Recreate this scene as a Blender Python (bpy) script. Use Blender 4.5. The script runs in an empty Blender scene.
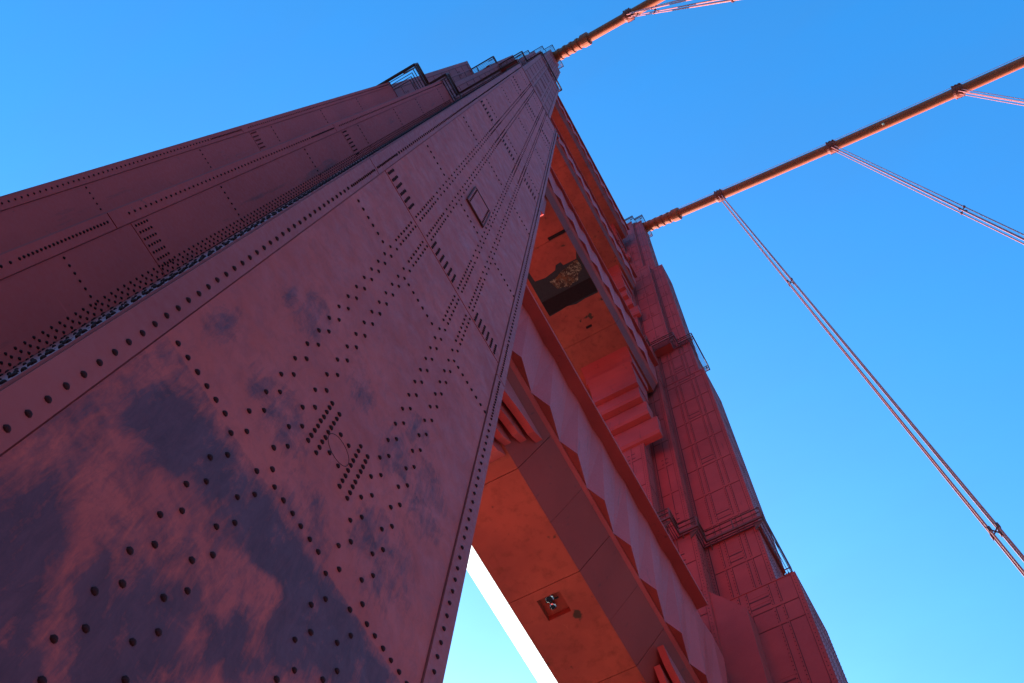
import bpy, bmesh, math, random
from mathutils import Vector, Matrix, noise
random.seed(7)
scene = bpy.context.scene
C = scene.collection
SPAN = 27.4                       # distance between the two cable planes (m)

# ------------------------------------------------------------------ materials
def new_mat(name):
    m = bpy.data.materials.new(name); m.use_nodes = True
    nt = m.node_tree
    nt.nodes['Principled BSDF'].inputs['Specular IOR Level'].default_value = 0.12
    return m, nt, nt.nodes['Principled BSDF']
def N(nt, t, **kw):
    n = nt.nodes.new(t)
    for k, v in kw.items(): setattr(n, k, v)
    return n
def ramp(nt, fac, p0, p1, c0=(0, 0, 0, 1), c1=(1, 1, 1, 1)):
    r = N(nt, 'ShaderNodeValToRGB')
    r.color_ramp.elements[0].position = p0; r.color_ramp.elements[0].color = c0
    r.color_ramp.elements[1].position = p1; r.color_ramp.elements[1].color = c1
    nt.links.new(fac, r.inputs[0]); return r.outputs[0]
def mix(nt, fac, a, b):
    m = N(nt, 'ShaderNodeMix', data_type='RGBA')
    for s, v in ((0, fac), (6, a), (7, b)):
        if hasattr(v, 'is_linked'): nt.links.new(v, m.inputs[s])
        else: m.inputs[s].default_value = v
    return m.outputs[2]
def noise_tex(nt, scale, detail=5, rough=0.6, stretch=None, dist=0.0):
    tc = N(nt, 'ShaderNodeTexCoord')
    src = tc.outputs['Object']
    if stretch:
        mp = N(nt, 'ShaderNodeMapping'); mp.inputs['Scale'].default_value = stretch
        nt.links.new(src, mp.inputs[0]); src = mp.outputs[0]
    n = N(nt, 'ShaderNodeTexNoise'); n.inputs['Scale'].default_value = scale
    n.inputs['Detail'].default_value = detail; n.inputs['Roughness'].default_value = rough
    n.inputs['Distortion'].default_value = dist
    nt.links.new(src, n.inputs['Vector']); return n.outputs[0]
def paint(name, base, dark, light, rough=0.5, grime=(0.06, 0.02, 0.02, 1), grime_lo=0.62, grime_hi=0.8, spots=None, bump=0.15):
    m, nt, b = new_mat(name)
    big = noise_tex(nt, 0.35, 4)
    c = mix(nt, ramp(nt, big, 0.35, 0.65), dark, light)
    c = mix(nt, 0.5, c, base)
    streak = noise_tex(nt, 1.0, 6, 0.65, (2.6, 2.6, 0.22))
    c = mix(nt, ramp(nt, streak, grime_lo, grime_hi), c, grime)
    if spots:
        s = noise_tex(nt, spots[0], 3, 0.6)
        c = mix(nt, ramp(nt, s, spots[1], spots[1] + 0.05), c, spots[2])
    sp = noise_tex(nt, 4.5, 6, 0.7)
    c = mix(nt, ramp(nt, sp, 0.66, 0.72, (0, 0, 0, 1), (0.6, 0.6, 0.6, 1)), c, grime)
    sc = noise_tex(nt, 1.0, 7, 0.75, (2.2, 0.7, 3.0), 1.2)
    c = mix(nt, ramp(nt, sc, 0.64, 0.74, (0, 0, 0, 1), (0.35, 0.35, 0.35, 1)), c, tuple(min(1, v*1.5 + .03) for v in light[:3]) + (1,))
    nt.links.new(c, b.inputs['Base Color'])
    fine = noise_tex(nt, 14, 4)
    nt.links.new(ramp(nt, fine, 0.3, 0.7, (rough - .08,) * 3 + (1,), (rough + .12,) * 3 + (1,)), b.inputs['Roughness'])
    bp = N(nt, 'ShaderNodeBump'); bp.inputs['Strength'].default_value = bump; bp.inputs['Distance'].default_value = 0.02
    nt.links.new(noise_tex(nt, 3.0, 5), bp.inputs['Height']); nt.links.new(bp.outputs[0], b.inputs['Normal'])
    return m
RED, RED_D, RED_L = (0.41, 0.041, 0.037, 1), (0.32, 0.031, 0.029, 1), (0.50, 0.053, 0.046, 1)
M_red = paint('red_bridge_paint', RED, RED_D, RED_L, 0.55)
M_soffit = paint('orange_red_paint_with_rust', (0.35, 0.054, 0.034, 1), (0.23, 0.036, 0.026, 1), (0.48, 0.078, 0.044, 1), 0.6,
                 grime=(0.19, 0.034, 0.018, 1), grime_lo=0.50, grime_hi=0.85, spots=(1.1, 0.665, (0.07, 0.030, 0.018, 1)))
M_face = paint('clear_red_paint_on_recessed_faces', (0.62, 0.040, 0.032, 1), (0.53, 0.033, 0.027, 1), (0.70, 0.048, 0.038, 1), 0.55)
M_flute = paint('light_pinkish_red_paint', (0.56, 0.050, 0.048, 1), (0.48, 0.042, 0.041, 1), (0.63, 0.058, 0.055, 1), 0.55)  # lighter, pinker red for the fluted panels
M_slope = paint('shade_darkened_red_on_slopes', (0.25, 0.028, 0.024, 1), (0.20, 0.023, 0.020, 1), (0.29, 0.034, 0.028, 1), 0.6)  # red darkened to paint in shade on sloped plates and flute undersides
M_strip = paint('red_paint_on_corner_strips', (0.41, 0.037, 0.031, 1), RED_D, RED_L, 0.5)

def worn():
    m, nt, b = new_mat('worn_red_paint_with_dark_stains')
    big = noise_tex(nt, 0.9, 5, 0.6)
    c = mix(nt, ramp(nt, big, 0.3, 0.7), (0.46, 0.036, 0.028, 1), (0.60, 0.054, 0.041, 1))
    br = noise_tex(nt, 1.0, 8, 0.72, (1.5, 9.0, 5.0), 0.6)
    c = mix(nt, ramp(nt, br, 0.46, 0.80), c, (0.37, 0.033, 0.030, 1))
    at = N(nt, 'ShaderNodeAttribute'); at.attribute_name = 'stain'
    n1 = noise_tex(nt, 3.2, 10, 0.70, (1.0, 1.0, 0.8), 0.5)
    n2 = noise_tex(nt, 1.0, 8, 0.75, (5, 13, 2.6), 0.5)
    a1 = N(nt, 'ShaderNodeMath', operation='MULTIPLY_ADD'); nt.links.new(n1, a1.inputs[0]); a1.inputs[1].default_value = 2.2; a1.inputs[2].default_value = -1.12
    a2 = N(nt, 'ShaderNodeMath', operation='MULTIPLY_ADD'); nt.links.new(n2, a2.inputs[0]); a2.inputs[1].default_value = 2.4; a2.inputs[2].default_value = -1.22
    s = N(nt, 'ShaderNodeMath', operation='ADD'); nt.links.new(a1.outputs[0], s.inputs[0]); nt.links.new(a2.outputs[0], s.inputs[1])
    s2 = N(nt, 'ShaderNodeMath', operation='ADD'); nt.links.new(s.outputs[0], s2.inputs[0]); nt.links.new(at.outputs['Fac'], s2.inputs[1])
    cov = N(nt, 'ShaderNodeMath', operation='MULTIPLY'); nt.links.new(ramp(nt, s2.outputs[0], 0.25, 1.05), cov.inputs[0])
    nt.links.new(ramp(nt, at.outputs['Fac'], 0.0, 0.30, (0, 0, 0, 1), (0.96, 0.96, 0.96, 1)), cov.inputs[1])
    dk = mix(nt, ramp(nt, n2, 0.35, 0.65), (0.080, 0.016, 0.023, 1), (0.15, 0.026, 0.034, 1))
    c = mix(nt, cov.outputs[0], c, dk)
    sc = noise_tex(nt, 1.0, 2, 0.5, (3, 5, 34), 0.5)
    c = mix(nt, ramp(nt, sc, 0.80, 0.84), c, (0.5, 0.24, 0.2, 1))
    nt.links.new(c, b.inputs['Base Color'])
    nt.links.new(ramp(nt, n1, 0.3, 0.7, (0.42, 0.42, 0.42, 1), (0.66, 0.66, 0.66, 1)), b.inputs['Roughness'])
    bp = N(nt, 'ShaderNodeBump'); bp.inputs['Strength'].default_value = 0.25; bp.inputs['Distance'].default_value = 0.012
    nt.links.new(n1, bp.inputs['Height']); nt.links.new(bp.outputs[0], b.inputs['Normal'])
    return m
M_worn = worn()
def flat(name, col, rough=0.5, metal=0.0):
    m, nt, b = new_mat(name)
    c = mix(nt, ramp(nt, noise_tex(nt, 6, 4), 0.3, 0.7), tuple(v * 0.8 for v in col[:3]) + (1,), tuple(min(1, v * 1.15) for v in col[:3]) + (1,))
    nt.links.new(c, b.inputs['Base Color']); b.inputs['Roughness'].default_value = rough; b.inputs['Metallic'].default_value = metal
    return m
M_rivet = flat('dark_rivet_heads', (0.048, 0.007, 0.008, 1), 0.6); M_rivet.node_tree.nodes['Principled BSDF'].inputs['Specular IOR Level'].default_value = 0.05  # near-black heads, much darker than the plates around them
M_gap = flat('recess_black', (0.02, 0.008, 0.008, 1), 0.8)
M_joint = flat('grimy_joint_line', (0.13, 0.018, 0.016, 1), 0.7)
M_white = flat('sun_glare_white', (0.85, 0.83, 0.80, 1), 0.35)  # near-white colour paints in the sun glare on the rear sloped plate
M_dark = flat('dark_weathered_steel', (0.035, 0.026, 0.026, 1), 0.7)
M_rail = flat('dark_red_rail_paint', (0.16, 0.035, 0.03, 1), 0.55)
M_chrome = flat('brushed_lamp_metal', (0.7, 0.7, 0.68, 1), 0.25, 1.0)
M_glass = flat('dark_lamp_glass', (0.015, 0.02, 0.025, 1), 0.08)
M_deck = flat('pale_deck_concrete', (0.34, 0.31, 0.27, 1), 0.85)
M_asphalt = flat('asphalt', (0.07, 0.07, 0.07, 1), 0.85)
M_cable = paint('orange_red_cable_wrap', (0.40, 0.075, 0.034, 1), (0.34, 0.06, 0.03, 1), (0.46, 0.09, 0.04, 1), 0.45)
M_band = flat('dark_red_cast_band', (0.26, 0.045, 0.03, 1), 0.6)
M_rope = flat('pinkish_red_rope_paint', (0.42, 0.13, 0.12, 1), 0.5)
M_lampspot = flat('pale_cable_light_cover', (0.85, 0.75, 0.6, 1), 0.3)
def flecked():
    m, nt, b = new_mat('corroded_steel_with_pale_flakes')
    n = noise_tex(nt, 5.0, 10, 0.85)
    c = mix(nt, ramp(nt, n, 0.50, 0.62), (0.05, 0.022, 0.016, 1), (0.42, 0.30, 0.18, 1))
    n2 = noise_tex(nt, 1.6, 4, 0.6)
    c = mix(nt, ramp(nt, n2, 0.52, 0.66), c, (0.16, 0.05, 0.02, 1))
    nt.links.new(c, b.inputs['Base Color']); b.inputs['Roughness'].default_value = 0.8
    return m
M_fleck = flecked()
def water():
    m, nt, b = new_mat('bay_water')
    b.inputs['Base Color'].default_value = (0.02, 0.06, 0.08, 1); b.inputs['Roughness'].default_value = 0.15
    bp = N(nt, 'ShaderNodeBump'); bp.inputs['Strength'].default_value = 0.4
    nt.links.new(noise_tex(nt, 0.3, 5), bp.inputs['Height']); nt.links.new(bp.outputs[0], b.inputs['Normal'])
    return m
M_water = water()

# ------------------------------------------------------------------ mesh builder
class MB:
    def __init__(self): self.v = []; self.f = []; self.mi = []
    def add(self, vs, fs, mi=0):
        o = len(self.v); self.v += [tuple(p) for p in vs]
        self.f += [tuple(i + o for i in f) for f in fs]; self.mi += [mi] * len(fs); return self
    def box(self, x0, x1, y0, y1, z0, z1, mi=0):
        return self.add([(x0,y0,z0),(x1,y0,z0),(x1,y1,z0),(x0,y1,z0),(x0,y0,z1),(x1,y0,z1),(x1,y1,z1),(x0,y1,z1)],
                 [(0,3,2,1),(4,5,6,7),(0,1,5,4),(1,2,6,5),(2,3,7,6),(3,0,4,7)], mi)
    def obox(self, c, ux, uy, uz, mi=0):          # centre and three half-axis vectors
        c = Vector(c); ux = Vector(ux); uy = Vector(uy); uz = Vector(uz)
        vs = [c + sx*ux + sy*uy + sz*uz for sz in (-1,1) for sx, sy in ((-1,-1),(1,-1),(1,1),(-1,1))]
        return self.add(vs, [(0,3,2,1),(4,5,6,7),(0,1,5,4),(1,2,6,5),(2,3,7,6),(3,0,4,7)], mi)
    def prism(self, poly, a0, a1, put, mi=0):     # put(u, v, a) -> point
        n = len(poly)
        vs = [put(u, v, a0) for u, v in poly] + [put(u, v, a1) for u, v in poly]
        fs = [tuple(range(n))[::-1], tuple(range(n, 2*n))] + [(i, (i+1) % n, n + (i+1) % n, n + i) for i in range(n)]
        return self.add(vs, fs, mi)
    def tube(self, pts, r, seg=8, mi=0, cap=True):
        pts = [Vector(p) for p in pts]; rings = []
        for i, p in enumerate(pts):
            d = (pts[min(i+1, len(pts)-1)] - pts[max(i-1, 0)]).normalized()
            a = d.cross(Vector((0, 0, 1)))
            if a.length < 1e-3: a = d.cross(Vector((1, 0, 0)))
            a.normalize(); b = d.cross(a)
            rr = r[i] if isinstance(r, (list, tuple)) else r
            rings.append([p + rr*(math.cos(2*math.pi*k/seg)*a + math.sin(2*math.pi*k/seg)*b) for k in range(seg)])
        vs = [q for rg in rings for q in rg]; fs = []
        for i in range(len(pts)-1):
            for k in range(seg):
                k2 = (k+1) % seg
                fs.append((i*seg+k, i*seg+k2, (i+1)*seg+k2, (i+1)*seg+k))
        if cap:
            fs.append(tuple(range(seg))[::-1]); fs.append(tuple((len(pts)-1)*seg + k for k in range(seg)))
        return self.add(vs, fs, mi)
    def dome(self, p, n, r=0.024, h=0.02, seg=8, mi=1):
        p = Vector(p); n = Vector(n)
        a = n.cross(Vector((0,0,1)));
        if a.length < 1e-3: a = n.cross(Vector((1,0,0)))
        a.normalize(); b = n.cross(a)
        vs = []
        for rr, hh in ((1.0, 0.0), (0.86, 0.55), (0.5, 0.9)):
            for k in range(seg):
                t = 2*math.pi*k/seg
                vs.append(p + r*rr*(math.cos(t)*a + math.sin(t)*b) + n*h*hh)
        vs.append(p + n*h); fs = []
        for i in range(2):
            for k in range(seg): k2 = (k+1) % seg; fs.append((i*seg+k, i*seg+k2, (i+1)*seg+k2, (i+1)*seg+k))
        for k in range(seg): fs.append((2*seg+k, 2*seg+(k+1) % seg, 3*seg))
        return self.add(vs, fs, mi)
    def build(self, name, mats, parent=None, loc=None, smooth=False, bevel=0, normals=True):
        me = bpy.data.meshes.new(name); me.from_pydata(self.v, [], self.f)
        if not isinstance(mats, (list, tuple)): mats = [mats]
        for m in mats: me.materials.append(m)
        for p, i in zip(me.polygons, self.mi): p.material_index = i; p.use_smooth = smooth
        if normals:
            bm = bmesh.new(); bm.from_mesh(me); bmesh.ops.recalc_face_normals(bm, faces=bm.faces); bm.to_mesh(me); bm.free()
        o = bpy.data.objects.new(name, me); C.objects.link(o)
        if parent: o.parent = parent
        if loc: o.location = loc
        if bevel:
            md = o.modifiers.new('edge', 'BEVEL'); md.width = bevel; md.segments = 2; md.limit_method = 'ANGLE'
        return o
def empty(name, loc=(0,0,0)):
    o = bpy.data.objects.new(name, None); C.objects.link(o); o.location = loc; o.empty_display_size = 0.5; return o
def tag(o, label=None, cat=None, group=None, kind=None):
    for k, v in (('label', label), ('category', cat), ('group', group), ('kind', kind)):
        if v: o[k] = v
    return o
XZ = lambda u, v, a: (u, a, v)
YZ = lambda u, v, a: (a, u, v)
XY = lambda u, v, a: (u, v, a)
def cross(st, ins=0.0):
    """Stepped plan of a leg: st = [(x, y), ...] from the end block inward; returns a CCW outline."""
    st = [(x - ins, y - ins) for x, y in st]
    q = []
    for i, (x, y) in enumerate(st):
        q.append((x, y)); 
        if i + 1 < len(st): q.append((st[i+1][0], y))
    quad1 = q                                         # x decreasing, y increasing
    out = [(x, y) for x, y in quad1]
    out += [(-x, y) for x, y in reversed(quad1)]
    out += [(-x, -y) for x, y in quad1]
    out += [(x, -y) for x, y in reversed(quad1)]
    return out

# ------------------------------------------------------------------ tower legs
T1 = [(6.5, 1.88), (2.8, 3.04), (0.5, 4.22)]
T2 = [(6.0, 1.6), (2.6, 2.7), (0.5, 4.07)]
T3 = [(5.6, 1.3), (4.2, 2.1), (1.9, 2.9)]
T4 = [(4.8, 1.2), (3.5, 1.75), (1.5, 2.2)]
TIERS_NEAR = [(T1, -40.0, 50.3), (T2, 50.3, 85.2), (T3, 85.2, 116.0), (T4, 116.0, 146.6)]
F1 = [(6.95, 1.88), (2.8, 3.04), (0.5, 4.22)]
F1B = [(5.95, 1.75), (2.8, 3.0), (0.5, 4.15)]
F2 = [(6.1, 1.6), (2.6, 2.7), (1.0, 3.98)]
F2B = [(5.7, 1.4), (2.6, 2.65), (1.0, 3.9)]
F3 = [(5.6, 1.3), (4.2, 2.1), (1.9, 2.9)]
TIERS_FAR = [(F1, -40.0, 44.4), (F1B, 44.4, 50.3), (F2, 50.3, 77.0), (F2B, 77.0, 85.2), (F3, 85.2, 116.0), (T4, 116.0, 146.6)]
PT = 0.016                                             # plate thickness standing proud
SEAMS = [14.25, 28.4, 42.45]
ROWS = [6.35, 12.17, 18.07, 23.95, 30.0, 36.0, 41.0, 47.5]
tower = empty('bridge_tower', (0, SPAN/2, -40))
tag(tower, 'giant red riveted steel bridge tower of two stepped legs joined by cross beams', 'bridge tower')
OFF = Vector((0, -SPAN/2, 40))

def edges(poly):
    n = len(poly)
    for i in range(n):
        a = Vector(poly[i]); b = Vector(poly[(i+1) % n]); d = b - a; L = d.length; d.normalize()
        yield a, b, d, Vector((d.y, -d.x)), L, poly[i-1], poly[(i+2) % n]
def leg_core(near):
    m = MB()
    for st, z0, z1 in (TIERS_NEAR if near else TIERS_FAR): m.prism(cross(st), z0, z1 - (0.0 if z1 > 140 else 0.004), XY)
    # wider foot of the leg on the roadway side, with a sloped top
    s = 1 if near else -1
    m.prism([(-4.4, -40), (4.4, -40), (4.4, 41.6), (2.81, 44.2), (-2.81, 44.2), (-4.4, 41.6)], s*1.0, s*2.95, XZ)
    return m
def face_box(m, a, d, n, u0, u1, z0, z1, t, mi=0):
    p0 = a + d*u0; p1 = a + d*u1
    c = (p0 + p1)/2 + n*(t/2)
    m.obox((c.x, c.y, (z0+z1)/2), (d.x*(u1-u0)/2, d.y*(u1-u0)/2, 0), (n.x*t/2, n.y*t/2, 0), (0, 0, (z1-z0)/2), mi)
def face_dome(m, a, d, n, u, z, t, **k):
    p = a + d*u + n*t
    m.dome((p.x, p.y, z), (n.x, n.y, 0), **k)

def straps(m, st, z0, z1, seam_z, skip=lambda n, a, b: False, rivets=False):
    for a, b, d, n, L, pa, pb in edges(cross(st)):
        if skip(n, a, b): continue
        ca = (a - Vector(pa)).normalized(); cva = ca.x*d.y - ca.y*d.x > 0
        cb = (Vector(pb) - b).normalized(); cvb = d.x*cb.y - d.y*cb.x > 0
        w = 0.22 if L > 0.7 else L*0.22
        if cva: face_box(m, a, d, n, 0.003, w, z0, z1 - .03, PT*1.6)
        if cvb: face_box(m, a, d, n, L - w, L - 0.003, z0, z1 - .03, PT*1.6 + .001)
        for u in (w, L - w): face_box(m, a, d, n, u - .028, u + .028, z0, z1 - .04, PT*.35, 1)
        for i, zs in enumerate(seam_z):
            if not z0 + .3 < zs < z1 - .3: continue
            face_box(m, a, d, n, w + .034, L - w - .034, zs - .11, zs + .11, PT*1.1)
            face_box(m, a, d, n, w + .034, L - w - .034, zs - .17, zs - .112, PT*.4, 1)
            if i % 2 == 0 and L > .7:
                for q in range(4):
                    zq = zs + .35 + .32*q
                    if zq < z1 - .3: face_box(m, a, d, n, L*.38, L*.66, zq - .05, zq + .05, PT*.5, 2 if q % 2 else 1)
        if rivets and L > .6 and (n.y < -.5 or n.x > .5):
            us = [.11, L - .11] + ([L*q for q in (.26, .36, .64, .74)] if L > 2.4 else [])
            for u in us:
                z = max(z0 + .2, 30); 
                while z < z1 - .2: face_dome(m, a, d, n, u, z, PT*1.6, r=.03, h=.025, seg=5, mi=1); z += .3
        if L > 1.0:
            for u in ([L*0.26, L*0.36, L*0.64, L*0.74] if L > 2.4 else [L*0.5]):
                face_box(m, a, d, n, u - .06, u + .06, z0, z1 - .05, PT*0.75)
                face_box(m, a, d, n, u + .062, u + .10, z0, z1 - .05, PT*0.3, 1)

def leg(yc, near):
    o = leg_core(near).build('tower_leg', M_red, tower, OFF + Vector((0, yc, 0)))
    m = MB()
    def skip1(n, a, b): return near and n.x > 0.5 and (a.y + b.y)/2 < 2.2
    def skip2(n, a, b): return skip1(n, a, b) or (near and n.y < -.5 and a.x > 2.7)
    last = None
    for k, (st, z0, z1) in enumerate(TIERS_NEAR if near else TIERS_FAR):
        sz = [z for z in SEAMS + ROWS if 4 < z < 50] if z1 < 51 else [z0 + 2.4 + 3.9*i for i in range(9)]
        straps(m, st, max(z0, -1.0), z1, sz, skip2 if k == 0 else (lambda n, a, b: False), not near)
    m.build('cover_strap', [M_strip, M_joint, M_red], o)
    for (st, z0, z1) in (TIERS_NEAR if near else TIERS_FAR)[:-1]:
        m = MB(); m.prism(cross(st, -0.03), z1 - .02, z1 + .05, XY); m.build('setback_cap', M_strip, o)
    return o
near_leg = leg(0.0, True)
far_leg = leg(SPAN, False)

# ---- the big riveted end face of the nearer leg (x = 6.5), built plate by plate
X0 = 6.5
STAINS = [(-0.95,4.0,0.6,0.8), (-0.2,5.0,0.4,0.7), (0.9,6.3,0.5,0.7), (-1.3,5.0,.25,.5), (-1.15,5.63,0.27,0.37), (-0.74,5.68,0.25,0.29), (0.03,5.65,0.46,0.53), (0.68,5.84,0.39,0.47), (-1.16,4.32,0.24,0.28), (-0.99,3.76,0.22,0.20), (-0.53,4.40,0.23,0.24), (-0.55,7.13,0.20,0.30), (-0.94,8.78,0.15,0.30), (-1.22,8.58,0.08,0.17), (-1.42,7.12,0.10,0.24), (-0.10,8.77,0.14,0.24), (0.56,8.70,0.19,0.34), (1.11,8.74,0.22,0.44), (0.01,6.43,0.22,0.32), (-1.43,5.50,0.14,0.22), (-0.88,7.13,0.11,0.19), (0.67,9.56,0.14,0.25), (-1.48,4.41,0.13,0.20), (0.84,7.18,0.30,0.42), (-0.79,3.88,0.22,0.25), (-0.21,4.47,0.28,0.34)]
BARE = [[(-1.56, 5.18), (-1.51, 5.87), (-1.11, 6.13), (-0.71, 6.30), (-0.08, 6.30), (0.65, 6.30), (1.42, 6.30), (1.3, 5.9), (0.6, 5.2), (-0.25, 4.22), (-0.26, 4.87), (-0.15, 5.41), (-0.48, 5.58), (-0.74, 5.39), (-1.05, 5.22), (-1.3, 5.15)],
        [(-1.58, 4.1), (-1.54, 4.6), (-1.40, 4.75), (-1.15, 4.5), (-1.01, 4.26), (-0.86, 3.93), (-0.6, 3.5), (-0.9, 2.9), (-1.6, 3.2)],
        [(-0.97, 4.21), (-0.79, 4.7), (-0.37, 4.9), (-0.1, 4.38), (-0.3, 3.5), (-0.7, 3.3)],
        [(-0.1, 4.0), (0.3, 4.9), (0.9, 5.4), (1.3, 5.6), (0.6, 3.8)]]
KEPT = [[(-0.15, 5.41), (0.08, 5.8), (0.23, 5.68), (0.23, 5.07), (0.1, 4.96), (0.03, 5.28)], [(-0.48, 4.98), (-0.3, 5.28), (-0.14, 5.14), (-0.33, 4.83)]]
def signed(poly, y, z):
    ins = False; best = 9.0; n = len(poly)
    for k in range(n):
        (ax, ay), (bx, by) = poly[k], poly[(k+1) % n]
        if (ay > z) != (by > z) and y < (bx-ax)*(z-ay)/(by-ay) + ax: ins = not ins
        t = max(0, min(1, ((y-ax)*(bx-ax) + (z-ay)*(by-ay))/((bx-ax)**2 + (by-ay)**2)))
        best = min(best, math.hypot(y-ax-t*(bx-ax), z-ay-t*(by-ay)))
    return best if ins else -best
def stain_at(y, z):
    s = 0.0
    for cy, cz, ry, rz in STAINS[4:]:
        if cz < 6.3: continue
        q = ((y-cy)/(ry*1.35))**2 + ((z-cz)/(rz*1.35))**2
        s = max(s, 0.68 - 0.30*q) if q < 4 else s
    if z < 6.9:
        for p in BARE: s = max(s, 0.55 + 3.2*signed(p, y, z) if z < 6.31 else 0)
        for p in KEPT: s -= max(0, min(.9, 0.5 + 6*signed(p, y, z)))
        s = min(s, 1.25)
        if z < 6.3: s = max(s, .54)  # even stain floor, also painting in the lens darkening low on the face
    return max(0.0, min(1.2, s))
def face_plate(name, y0, y1, z0, z1, x, t, step=None):
    m = MB()
    if step:
        ny = max(1, round((y1-y0)/step)); nz = max(1, round((z1-z0)/step))
        vs = [(x+t, y0+(y1-y0)*i/ny, z0+(z1-z0)*j/nz) for j in range(nz+1) for i in range(ny+1)]
        fs = [(j*(ny+1)+i, j*(ny+1)+i+1, (j+1)*(ny+1)+i+1, (j+1)*(ny+1)+i) for j in range(nz) for i in range(ny)]
        m.add(vs, fs)
        m.add([(x,y0,z0),(x+t,y0,z0),(x+t,y1,z0),(x,y1,z0)], [(0,1,2,3)]).add([(x,y0,z1),(x+t,y0,z1),(x+t,y1,z1),(x,y1,z1)], [(3,2,1,0)])
    else: m.box(x, x+t, y0, y1, z0, z1)
    return m
zz = [-1.0] + SEAMS + [50.1]
COLS = [(-0.825, 0), (-0.74, 1), (-0.505, 0), (-0.415, 1), (0.395, 0), (0.485, 1), (0.725, 0), (0.815, 1)]
t0 = 0.018
plates = []
for i in range(4):
    g = 0.022
    m = face_plate('p', -1.62, 1.64, zz[i] + (g if i else 0), zz[i+1] - g, X0, t0, 0.04 if i == 0 else None)
    za, zb = zz[i], zz[i+1]
    nr = (1, 0, 0); xs = X0 + t0
    def rv(y, z, r=0.024, seg=8):
        j = 0.003
        m.dome((xs, y + random.uniform(-j, j), z + random.uniform(-j, j)), nr, r*random.uniform(.93, 1.07), 0.02, seg, 1)
    seg = 8 if i == 0 else 6
    for y, st in COLS:
        z = max(za, 2.0) + 0.2
        k = 0
        while z < zb - 0.12:
            dense = (zb - z < 1.85) or (i > 0 and z - za < 2.0)
            pitch = 0.2032 if dense else 0.4064
            off = 0.5*pitch*st
            rv(y, z + off, 0.024 if i == 0 and z < 12 else .021, seg); z += pitch
    for zr in ROWS:                                    # rows where the floors inside meet the plate
        if za < zr < zb:
            for a, b in ((-1.52, -0.86), (-0.32, 0.34), (0.92, 1.62)):
                y = a
                while y <= b: rv(y, zr, seg=seg); y += 0.115
    if i > 0 or True:
        for zseam, up in ((za, 1),):                   # splice rows above each seam
            if i == 0: break
            for a, b in ((-1.56, -0.9), (-0.33, 0.33), (0.92, 1.6)):
                y = a
                while y <= b:
                    for q in range(5): rv(y, zseam + 0.09 + 0.09*q, 0.025, seg)
                    y += 0.115
    if i == 0:
        for y in (-0.30, -0.185):
            for q in range(9): rv(y, 7.23 + 0.1016*q)
        for y in (0.16, 0.275):
            for q in range(9): rv(y, 7.25 + 0.1016*q)
        for y, z in ((-0.07, 7.83), (0.05, 7.84), (-0.08, 7.44), (0.05, 7.44)): rv(y, z)
    if i == 0:                                         # ring scribed round the four middle rivets
        m.tube([(xs, -0.015 + .15*math.cos(2*math.pi*q/28), 7.63 + .15*math.sin(2*math.pi*q/28)) for q in range(29)], .0035, 4, 1)
    plates.append(m)
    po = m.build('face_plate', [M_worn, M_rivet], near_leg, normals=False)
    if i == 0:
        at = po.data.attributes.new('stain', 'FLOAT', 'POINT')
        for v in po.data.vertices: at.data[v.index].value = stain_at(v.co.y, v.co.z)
# faint ring scribed round the four middle rivets
# corner strips lapped over the plates
for (y0, y1, yr) in ((-1.878, -1.632, -1.715), (1.652, 1.878, 1.742)):
    for (a, b) in ((-1.0, 13.74), (13.77, 28.1), (28.13, 42.9), (42.93, 50.0)):
        m = MB(); m.box(X0 + .001, X0 + 0.036, y0, y1, a, b)
        z = max(a, 2.5) + 0.1
        while z < b - 0.08:
            dense = b - z < 1.7 or (a > 0 and z - a < 1.6)
            m.dome((X0 + 0.036, yr + random.uniform(-.003, .003), z), (1, 0, 0), 0.019 if dense else 0.024, 0.019, 8 if z < 15 else 6, 1)
            z += 0.1016 if dense else 0.2
        m.build('corner_strip', [M_strip, M_rivet], near_leg)
# hatch cover
m = MB(); m.box(X0 + t0 + .001, X0 + t0 + 0.03, -0.29, 0.30, 18.8, 20.3)
for y0, y1, z0, z1 in ((-0.305, -0.28, 18.78, 20.32), (0.29, 0.315, 18.78, 20.32), (-0.27, 0.28, 18.78, 18.82), (-0.27, 0.28, 20.28, 20.32)):
    m.box(X0 + t0 + .002, X0 + t0 + 0.042, y0, y1, z0, z1, 2)
for k in range(9):
    for y in (-0.23, 0.24): m.dome((X0 + t0 + .03, y, 18.95 + k*0.15), (1, 0, 0), .023, .02, 6, 1)
m.build('hatch_cover', [M_worn, M_rivet, M_joint], near_leg)

# recessed end faces further out (x = 2.8 and x = 0.5), with strips, rows and rivets
def outer_face(x, yo, yi, strip_w, seams, rows, corner_rows):
    mp = MB()
    zc = [-1.0] + seams + [50.2]
    for a, b in zip(zc[:-1], zc[1:]):
        mp.box(x, x + .016, yo + strip_w + .012, yi - .004, a + .014, b - .014)
    def rv(mm, y, z, xx): mm.dome((xx, y, z), (1, 0, 0), .023, .02, 6, 1)
    for zr in rows:
        y = yo + strip_w + .07
        while y < yi - .12: rv(mp, y, zr, x + .016); y += 0.115
    for zs in seams:
        y = yo + strip_w + .07
        while y < yi - .12:
            for q in range(5): rv(mp, y, zs + .1 + .1*q, x + .016)
            y += 0.115
    for yy, st in corner_rows:
        z = 3 + st
        while z < 49.5: rv(mp, yy, z, x + .016); z += 0.2
    mp.build('face_plate', [M_face, M_rivet], near_leg)
    for a, b in zip(zc[:-1], zc[1:]):
        ms = MB(); ms.box(x + .001, x + .034, yo + .002, yo + strip_w, a - .45 if a > 0 else a, b - .48)
        z = max(a, 3) + .1
        while z < b - .55:
            rv(ms, yo + strip_w*0.48, z, x + .034); z += 0.1016 if b - z < 3.0 else 0.2
        ms.build('corner_strip', [M_face, M_rivet], near_leg)
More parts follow.
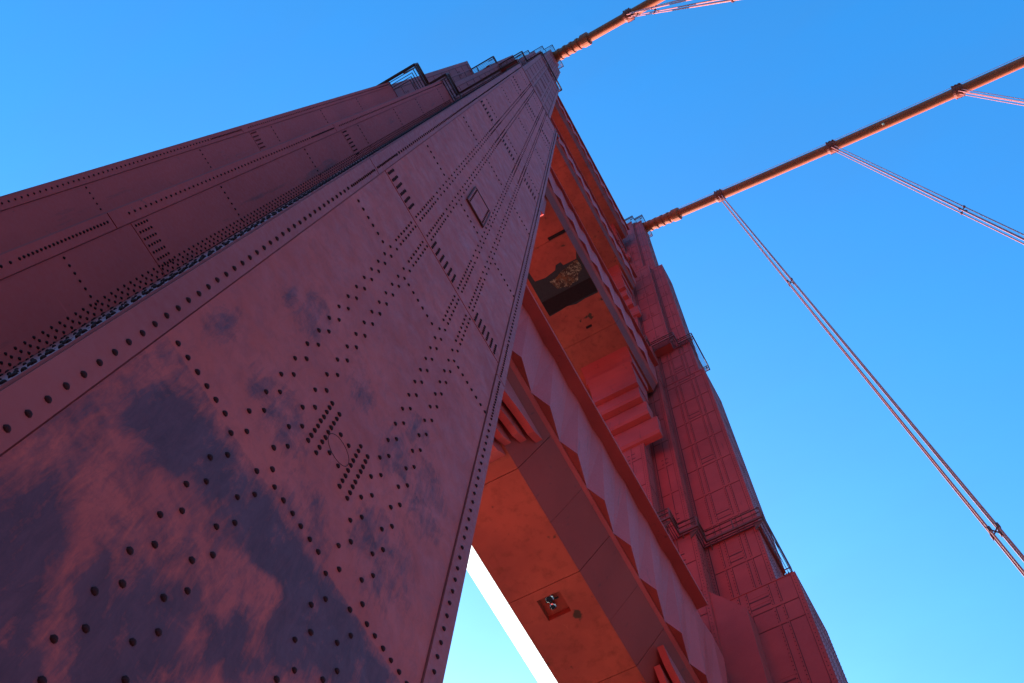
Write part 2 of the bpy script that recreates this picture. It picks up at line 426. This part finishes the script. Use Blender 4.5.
outer_face(2.8, -3.04, -1.88, 0.25, [14.25, 27.9], ROWS, ((-1.93, 0), (-1.99, .1), (-2.05, .05)))
outer_face(0.5, -4.22, -3.04, 0.20, [28.0], [6.3, 12.3, 18.2, 24.1, 30.0, 36, 42], ((-3.12, 0), (-3.2, .1)))
# the narrow return face behind the front corner: dense staggered rivets
m = MB()
for a, b in zip([-1.0] + SEAMS, SEAMS + [50.2]):
    m.box(5.95, X0 - .004, -1.88 - .02, -1.881, a + .01, b - .01)
for xr, st in ((6.43, 0), (6.33, .05), (6.2, 0), (6.06, .05), (5.8, 0), (4.6, .0), (4.45, .1), (3.2, 0), (3.05, .06), (2.93, 0)):
    z = 2.5 + st
    while z < 49.5:
        m.dome((xr, -1.88 - (.02 if xr > 5.95 else 0), z), (0, -1, 0), .022, .02, 6, 1); z += 0.2032 if xr > 5.9 else 0.25
m.build('return_face_plate', [M_strip, M_rivet], near_leg)

# ------------------------------------------------------------------ cross beams
def beam(z, xs, zc, xc, xa, xb, zt, xl, top, seams, period, phase, haunch, soffit_mat=M_soffit, rear_mat=None, hole=None, y0=3.0, y1=SPAN - 3.0, rear=0.0, vt=None, ledge_in=0.0):
    b = MB()
    xsr = xs + rear; xcr = xc + rear; vt = vt or xb
    poly = [(-xsr, z + .6), (xs, z + .6), (xb, zc + .14), (xb, zt), (xl - .9, zt + .5), (xl - 1.3, top), (-xl + 1.3, top), (-xl + .9, zt + .5), (-xb + .6, zt), (-xb + .6, zc + .14)]
    b.prism(poly, y0, y1, XZ)
    for s in (1, -1):                                  # overhanging top ledge
        q = [(s*(xb - .05), zt + .001), (s*(xl - .02), zt + .001), (s*xl, zt + .03), (s*xl, zt + .13), (s*(xl - .5), zt + .42), (s*(xb - .05), zt + .42)]
        b.prism(q, y0 + ledge_in*.3, y1 - ledge_in, XZ)
    o = b.build('cross_beam', M_red, tower, OFF)
    ys = [y0] + seams + [y1]
    g = .012
    m = MB()
    for a, c in zip(ys[:-1], ys[1:]):
        if hole and a < hole[2] < c:
            hx0, hx1, hy0, hy1 = hole
            for (u0, u1, v0, v1) in ((-xs, xs, a + g, hy0), (-xs, xs, hy1, c - g), (-xs, hx0, hy0, hy1), (hx1, xs, hy0, hy1)):
                m.box(u0 if u0 != -xs else -xsr, u1, v0, v1, z, z + .05)
            for (u0, u1, v0, v1) in ((hx0 - .03, hx0, hy0, hy1), (hx1, hx1 + .03, hy0, hy1), (hx0, hx1, hy0 - .03, hy0), (hx0, hx1, hy1, hy1 + .03)):
                m.box(u0, u1, v0, v1, z + .05, z + .34)
            m.box(hx0, hx1, hy0, hy1, z + .30, z + .34)
        else: m.box(-xsr, xs, a + g, c - g, z, z + .05)
    m.build('soffit_plate', soffit_mat, o)
    for s in (1, -1):
        m = MB(); m2 = MB()
        e, h = (xs, xc) if s > 0 else (xsr, xcr)
        yy = sorted(ys + [(a + c)/2 + .1 for a, c in zip(ys[1:-2], ys[2:-1])]) if s > 0 else ys
        for a, c in zip(yy[:-1], yy[1:]):
            q = [(s*(e + .004), z), (s*h, zc), (s*h, zc + .10), (s*(e + .004), z + .10)]
            gg = g if a in ys else .005
            m.prism(q, a + gg, c - (g if c in ys else .005), XZ)
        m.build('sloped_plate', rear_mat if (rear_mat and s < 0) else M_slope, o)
        m2.box(min(s*(xb - .3), s*(h + .03)), max(s*(xb - .3), s*(h + .03)), y0, y1, zc + .102, zc + .16)
        m2.build('ledge_strip', M_strip, o)
        m = MB()                                       # fluted panel: a row of V-shaped pleats whose valleys lean out upward
        y = y0 + phase; i0 = -.55 if s < 0 else 0
        zb_, zt_ = zc + .20, zt - .004
        while y + period < y1:
            yA = y + period*0.36
            lo = [(s*(xb - .15 + i0), y), (s*(xb + i0), y), (s*(xa + i0), yA), (s*(xb + i0), y + period), (s*(xb - .15 + i0), y + period)]
            hi = [(s*(xb - .15 + i0), y), (s*(vt + i0), y), (s*(xa + i0), yA), (s*(vt + i0), y + period), (s*(xb - .15 + i0), y + period)]
            vs = [(u, v, zb_) for u, v in lo] + [(u, v, zt_) for u, v in hi]
            m.add(vs, [(4, 3, 2, 1, 0)], 1)
            m.add(vs, [(5, 6, 7, 8, 9), (0, 1, 6, 5), (1, 2, 7, 6), (2, 3, 8, 7), (3, 4, 9, 8), (4, 0, 5, 9)]); y += period
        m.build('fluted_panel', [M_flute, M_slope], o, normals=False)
    return o
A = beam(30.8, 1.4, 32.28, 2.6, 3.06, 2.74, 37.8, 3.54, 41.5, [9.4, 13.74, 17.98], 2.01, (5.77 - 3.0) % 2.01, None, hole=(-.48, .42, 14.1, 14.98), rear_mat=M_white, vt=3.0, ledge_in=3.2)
B = beam(73.5, 2.1, 74.6, 2.45, 2.80, 2.60, 78.6, 3.0, 82.5, [10.3, 18.2], 1.93, .6, None, rear=.35, vt=2.70)
Cb = beam(105.0, 2.2, 105.8, 2.45, 2.72, 2.56, 109.0, 2.88, 112.5, [9.4, 13.7, 18.0], 1.83, .5, None, rear=.3, vt=2.63)
D = beam(131.5, 2.5, 132.3, 2.85, 3.1, 2.94, 135.4, 3.3, 138.0, [9.4, 13.7, 18.0], 1.9, .5, None, rear=.2, vt=3.0)

# curved brackets where the lowest beam meets the legs: layered plates
def haunch(s, yleg):
    for (xa, xb, tip, drop) in ((-1.30, 1.30, 5.2, 4.2), (1.42, 1.66, 4.9, 3.4), (1.80, 2.04, 5.2, 3.2), (2.16, 2.42, 5.6, 3.0),
                                (-1.66, -1.42, 4.9, 3.4), (-2.04, -1.80, 5.2, 3.2), (-2.42, -2.16, 5.6, 3.0)):
        zt = 30.79 if abs(xb) < 1.4 else 30.8 + (min(abs(xa), abs(xb)) - 1.4)*1.2
        pr = [(yleg, zt)]
        for k in range(11):
            t = k/10
            pr.append((yleg + s*tip*(1 - t), zt - drop*(0.12 + .88*t**1.5) if t > 0 else zt))
        m = MB(); m.prism(pr, xa, xb, YZ); m.build('bracket_plate', M_red, A)
haunch(1, 3.6); haunch(-1, SPAN - 3.6)

# stepped corbels under the upper beams
def corbel(par, s, yleg, z, steps):
    zp = z
    for (ext, drop, w, conc) in steps:                 # reach from the leg, bottom below soffit, half width, concave front
        zb = z - drop; yb = yleg + s*ext
        if conc:
            pr = [(yleg, zp), (yb + s*.9, zp)] + [(yb + s*.9*(1 - t)**2.2, zp + (zb + .25 - zp)*t) for t in (.15, .3, .5, .75, 1)] + [(yb, zb), (yleg, zb)]
        else:
            pr = [(yleg, zp), (yb, zp), (yb, zb + .45), (yb - s*.12, zb + .15), (yleg, zb)]
        m = MB(); m.prism(pr, -w, w, YZ); m.build('corbel', M_red, par); zp = zb - .002
for (par, z, yl, k) in ((B, 73.49, 3.75, 1.0), (Cb, 104.99, 2.7, .9), (D, 131.49, 2.0, .8)):
    st = [(2.6, 1.5*k, 1.95, 1), (1.9, 4.0*k, 1.8, 1), (1.55, 6.0*k, 1.75, 0), (1.0, 8.2*k, 1.95, 0), (.5, 11.0*k, 2.35, 0)]
    corbel(par, 1, yl, z, ([(3.85, 6.0, 1.95, 0)] + st[3:]) if par is B else st); corbel(par, -1, SPAN - yl, z, st)

# bare steel showing where the soffit of the second beam has lost its paint
PATCH = [(-1.79, 11.52), (-1.72, 12.48), (-0.91, 12.6), (0.02, 12.45), (0.24, 12.12), (0.66, 12.08), (0.75, 12.39), (1.82, 12.41), (2.08, 11.89), (2.08, 13.41), (2.09, 15.15), (2.03, 15.45), (0.97, 15.40), (0.17, 15.48), (-0.5, 15.30), (-1.13, 15.36), (-2.05, 15.4), (-2.08, 14.1), (-2.08, 11.6)]
m = MB(); m.prism(PATCH, 73.488, 73.498, XY); m.build('bare_steel_patch', M_dark, B)
FL = [(-0.77, 13.01), (-0.1, 12.95), (0.35, 12.72), (0.82, 12.67), (1.4, 12.5), (1.84, 12.49), (1.9, 13.0), (1.82, 13.3), (1.4, 13.5), (1.13, 13.97), (0.7, 13.9), (0.39, 14.09), (-0.1, 13.85), (-0.48, 13.8)]
m = MB(); m.prism(FL, 73.478, 73.487, XY); m.build('flaking_patch', M_fleck, B)
m = MB(); m.box(-2.05, 2.05, 14.15, 15.3, 73.470, 73.477); m.build('dark_recess_sheet', M_gap, B)  # flat near-black sheet painting in the darkness of a recess wall
for q in ((0.7, 2.1, 10.02, 10.26), (-.05, .42, 17.4, 17.56)):
    m = MB(); m.box(*q, 73.44, 73.497); m.build('soffit_slot', M_gap, B)

# cable saddle housings on the leg tops
for lg in (near_leg, far_leg):
    m = MB()
    pr = [(-4.4, 146.6), (4.4, 146.6), (3.9, 148.6), (2.0, 149.6), (-2.0, 149.6), (-3.9, 148.6)]
    m.prism(pr, -0.95, 0.95, XZ); m.build('cable_saddle', M_red, lg)

# ------------------------------------------------------------------ railed walkways
def walkway(st, yc, z, w, label, name='railed_walkway', spacing=1.9):
    root = empty(name, (0, yc, z)); tag(root, label, 'walkway', 'railed walkways round the tower legs')
    P = [Vector((x, y, 0)) for x, y in cross(st)]
    n = len(P)
    m = MB(); outer = cross(st); inner = cross(st, w)
    mid = [cross(st, w*t) for t in (0.04, .28, .52, .76, .98)]
    for pts in mid:                                    # open grating: bearing bars with gaps between
        for k in range(n):
            a, b = Vector((*pts[k], -.04)), Vector((*pts[(k+1) % n], -.04)); d = (b - a)
            if d.length < .05: continue
            e = d.normalized()*.02; nn = Vector((d.y, -d.x, 0)).normalized()*.016
            m.obox((a + b)/2, d/2 + e, nn, (0, 0, .04))
    for k in range(n):                                 # kick board along the outer edge
        a, b = Vector((*outer[k], .0)), Vector((*outer[(k+1) % n], .0)); d = (b - a); nn = Vector((d.y, -d.x, 0)).normalized()
        m.obox((a + b)/2 + nn*.03, d/2 + d.normalized()*.03, nn*.02, (0, 0, .09))
    m.build('floor_grating', M_rail, root)
    def rail(nm, zz, r):
        m = MB()
        for k in range(n): m.tube([P[k] + Vector((0, 0, zz)), P[(k+1) % n] + Vector((0, 0, zz))], r, 6)
        m.build(nm, M_rail, root, smooth=True)
    rail('handrail', 1.1, .042); rail('middle_rail', .6, .036)
    post = None; bra = None
    for k in range(n):
        a, b = P[k], P[(k+1) % n]; L = (b - a).length; c = max(1, round(L/spacing))
        nrm = Vector(((b-a).y, -(b-a).x, 0)).normalized()
        for i in range(c):
            p = a + (b - a)*(i/c)
            if post is None:
                post = MB().box(-.04, .04, -.04, .04, 0, 1.1).build('post', M_rail, root)
                o = post
            else: o = post.copy(); C.objects.link(o); o.parent = root
            o.location = p
            if i % 2 == 0:
                if bra is None:
                    mm = MB(); mm.prism([(0, -.091), (-w, -.091), (-w, -.75)], -.03, .03, lambda u, v, a: (u, a, v)); bra = mm.build('bracket', M_rail, root); q = bra
                else: q = bra.copy(); C.objects.link(q); q.parent = root
                q.location = p + (b - a).normalized()*.15; q.rotation_euler = (0, 0, math.atan2(nrm.y, nrm.x))
    return root
W1 = [(6.42, 2.1), (3.1, 3.2), (2.0, 4.35)]
W2 = [(6.15, 1.7), (4.75, 2.55), (2.5, 3.35)]
W3 = [(5.25, 1.65), (3.95, 2.2), (1.95, 2.65)]
walkway(W1, 0, 50.36, .55, 'lowest dark red railed walkway stepping round the nearer leg, seen jutting against the sky')
walkway(W2, 0, 85.3, .42, 'middle railed walkway on the nearer leg, between its lowest walkway and its top')
walkway(W3, 0, 146.7, .5, 'small railed walkway at the very top of the nearer leg beside its cable')
walkway(W1, SPAN, 50.36, .55, 'lowest railed walkway wrapping the farther leg on brackets, just above the lowest cross beam')
walkway(W2, SPAN, 85.3, .42, 'middle railed walkway zigzagging round the farther leg beside the second cross beam')
walkway(W3, SPAN, 146.7, .5, 'small railed walkway at the top of the farther leg beside its cable')

# ------------------------------------------------------------------ main cables and suspender ropes
def cz(x): return 148.44 - 0.452*x + 0.001423*x*x if x < 90 else 148.44 - 0.452*90 + 0.001423*8100 - 0.19*(x - 90)
CL = [16.1, 31.34, 46.58]
def cable(y, label, upto, clamps):
    root = empty('main_cable', (0, y, 148.4)); tag(root, label, 'cable', 'main suspension cables')
    P = lambda x: Vector((x, 0, cz(x) - 148.4))
    m = MB(); m.tube([P(x) for x in [3.5 + (upto - 3.5)*i/60 for i in range(61)]], .60, 20); m.build('cable_wrap', M_cable, root, smooth=True)
    # shroud near the saddle, with raised bands
    m = MB(); d = (P(9) - P(4)).normalized()
    m.tube([P(4.2), P(9.6), P(9.61)], [.72, .72, .62], 20)
    for k in range(6):
        x = 4.6 + k*.95; m.tube([P(x), P(x + .28)], .82, 20)
    m.tube([P(9.2), P(10.1)], .90, 20)
    m.build('end_shroud', M_cable, root)
    first = None
    for x in clamps:
        if first is None:
            m = MB(); v = (P(x + .1) - P(x - .1)).normalized()
            m.tube([-v*.62, -v*.3, v*.3, v*.62], [.68, .78, .78, .68], 18)
            for q in (-.42, 0, .42):
                for s in (-1, 1): m.obox(v*q + Vector((0, s*.0, 0)) + Vector((0, s*.74, .16)), v*.09, (0, .13, 0), (0, 0, .22))
            for q in (-.2, .2): m.tube([v*q + Vector((0, .82*math.cos(t), .82*math.sin(t))) for t in [math.pi*k/10 for k in range(11)]], .06, 6)
            first = m.build('cable_band', M_band, root); o = first
        else: o = first.copy(); C.objects.link(o); o.parent = root
        o.location = P(x)
    for s in (-1, 1):
        m = MB(); m.tube([P(x) + Vector((0, s*.45, 1.55)) for x in [5 + (upto - 5)*i/40 for i in range(41)]], .028, 5); m.build('hand_rope', M_rope, root)
    return root
c1 = cable(0, 'thick red main cable leaving the nearer leg top, cut off by the upper edge', 130, CL)
c2 = cable(SPAN, 'thick orange red main cable running from the farther leg top across open sky', 130, CL + [61.8])
m = MB(); m.tube([(37.6, -.2, cz(37.6) - 148.4 - .74), (37.6, -.2, cz(37.6) - 148.4 - .5)], .14, 10); m.build('cable_light', M_lampspot, c2)
def suspender(x, y, label, spacers):
    root = empty('suspender_rope', (x, y, -1.6)); tag(root, label, 'suspender', 'suspender ropes hanging from the main cables')
    top = cz(x) + 1.6
    proto = None
    for sx in (-.2, .2):
        for sy in (-.22, .22):
            if proto is None:
                proto = MB().tube([(0, 0, 0), (0, 0, top)], .05, 6).build('rope', M_rope, root, smooth=True); o = proto
            else: o = proto.copy(); C.objects.link(o); o.parent = root
            o.location = (sx, sy, 0)
    sp = None
    for zs in spacers:
        if sp is None:
            m = MB(); 
            for sx in (-1, 1):
                for sy in (-1, 1): m.box(sx*.2 - .08, sx*.2 + .08, sy*.22 - .08, sy*.22 + .08, -.18, .18)
                m.tube([(-.2, -sx*.22, 0), (.2, sx*.22, 0)], .04, 6)
            sp = m.build('spacer_clamp', M_rail, root); o = sp
        else: o = sp.copy(); C.objects.link(o); o.parent = root
        o.location = (0, 0, zs + 1.6)
suspender(CL[0], SPAN, 'long pair of suspender ropes hanging from the farther cable at the clamp nearest the tower', [92, 43.8])
suspender(CL[1], SPAN, 'suspender ropes hanging from the middle clamp of the farther cable, reaching the right edge', [88.5, 45])
suspender(CL[2], SPAN, 'short stretch of pink suspender ropes under the rightmost clamp of the farther cable', [88.5, 45])
suspender(CL[0], 0, 'suspender ropes of the nearer cable slanting to the upper edge of the photo', [92, 120, 45])

# ------------------------------------------------------------------ twin lamps in the square recess
lamp = empty('twin_lamp', (-.06, 14.44, 30.8 + .3)); tag(lamp, 'two small round silver lamps in the square recess under the lowest cross beam', 'lamp')
for (px, py, r) in ((.0, -.17, .155), (-.04, .15, .12)):
    m = MB(); m.tube([(px, py, -.002), (px, py, -.14), (px, py, -.22)], [r*.7, r, r*1.02], 20); m.build('lamp_housing', M_chrome, lamp, smooth=True)
    m = MB(); m.tube([(px, py, -.221), (px, py, -.235)], r*.72, 20); h = m.build('lamp_lens', M_glass, lamp)
m = MB(); m.box(-.25, .25, -.03, .03, -.03, -.002); m.build('mounting_bar', M_dark, lamp)

# ------------------------------------------------------------------ setting (below and around the viewer)
def sheet(name, x0, x1, y0, y1, z, mat):
    m = MB(); m.add([(x0,y0,z),(x1,y0,z),(x1,y1,z),(x0,y1,z)], [(0,1,2,3)])
    o = m.build(name, mat, normals=False); o['kind'] = 'structure'; return o
sheet('water', -9000, 9000, -9000, 9000, -68, M_water)
m = MB(); m.box(-640, 640, 3.2, SPAN - 3.2, -2.6, -1.76); r = m.build('roadway', M_deck); r['kind'] = 'structure'
m = MB(); m.box(-640, 640, 0.2, 3.0, -2.2, -1.6); m.box(-640, 640, SPAN - 3.0, SPAN - .2, -2.2, -1.6)
m.box(5.0, 30, -5.0, 0.2, -2.2, -1.601); r = m.build('sidewalk', M_deck); r['kind'] = 'structure'

# ------------------------------------------------------------------ light, sky, camera
SUN_AZ = Vector((-0.67, 0.74, 0)).normalized(); SUN_EL = math.radians(22)
sd = Vector((SUN_AZ.x*math.cos(SUN_EL), SUN_AZ.y*math.cos(SUN_EL), math.sin(SUN_EL)))
L = bpy.data.lights.new('sun', 'SUN'); L.energy = 5.0; L.angle = math.radians(0.5); L.color = (1.0, 0.90, 0.76)
lo = bpy.data.objects.new('sun', L); C.objects.link(lo); lo.rotation_euler = sd.to_track_quat('Z', 'Y').to_euler(); lo.location = sd*300
w = bpy.data.worlds.new('World'); scene.world = w; w.use_nodes = True; nt = w.node_tree
bg = nt.nodes['Background']; sky = nt.nodes.new('ShaderNodeTexSky'); sky.sky_type = 'NISHITA'; sky.sun_disc = False
sky.sun_elevation = SUN_EL; sky.sun_rotation = math.atan2(sd.x, sd.y); sky.altitude = 60
sky.air_density = 1.0; sky.dust_density = 2.3; sky.ozone_density = 7.0
hs = nt.nodes.new('ShaderNodeHueSaturation'); hs.inputs['Saturation'].default_value = 1.18; nt.links.new(sky.outputs[0], hs.inputs['Color'])
tcw = nt.nodes.new('ShaderNodeTexCoord'); mpw = nt.nodes.new('ShaderNodeMapping'); mpw.inputs['Scale'].default_value = (1.2, 3.4, 2.0); mpw.inputs['Rotation'].default_value = (0, 0, .7)
nt.links.new(tcw.outputs['Generated'], mpw.inputs[0]); nw = nt.nodes.new('ShaderNodeTexNoise'); nw.inputs['Scale'].default_value = 1.6; nw.inputs['Detail'].default_value = 7; nw.inputs['Roughness'].default_value = .62
nt.links.new(mpw.outputs[0], nw.inputs['Vector'])
tint = mix(nt, 1.0, hs.outputs[0], (1.02, 1.28, 1.12, 1)); tint.node.blend_type = 'MULTIPLY'; wisp = mix(nt, ramp(nt, nw.outputs[0], .42, .85, (0, 0, 0, 1), (.16, .16, .16, 1)), tint, (.30, .36, .42, 1)); nt.links.new(wisp, bg.inputs[0]); bg.inputs[1].default_value = 0.15

cam = bpy.data.cameras.new('camera'); co = bpy.data.objects.new('camera', cam); C.objects.link(co); scene.camera = co
f, zu, zv, hd = 1010.0, 580.0, 25.7, -0.526
cam.sensor_width = 36; cam.lens = f/1024*36; cam.clip_end = 20000; cam.clip_start = 0.05
Z = Vector((zu - 512, zv - 341.5, f)).normalized()
a = Vector((math.cos(hd), math.sin(hd), 0)); X = (a - Z*a.dot(Z)).normalized(); Y = Z.cross(X)
R = Matrix((X, Y, Z))            # rows: world axes in camera (right, down, forward)
right = Vector((X[0], Y[0], Z[0])); down = Vector((X[1], Y[1], Z[1])); fwd = Vector((X[2], Y[2], Z[2]))
mw = Matrix((right, -down, -fwd)).transposed().to_4x4(); mw.translation = Vector((9.85, -2.0, 0)); co.matrix_world = mw
scene.view_settings.view_transform = 'Standard'; scene.view_settings.look = 'None'
scene.view_settings.exposure = 1.75; scene.view_settings.gamma = 1
scene.cycles.max_bounces = 8
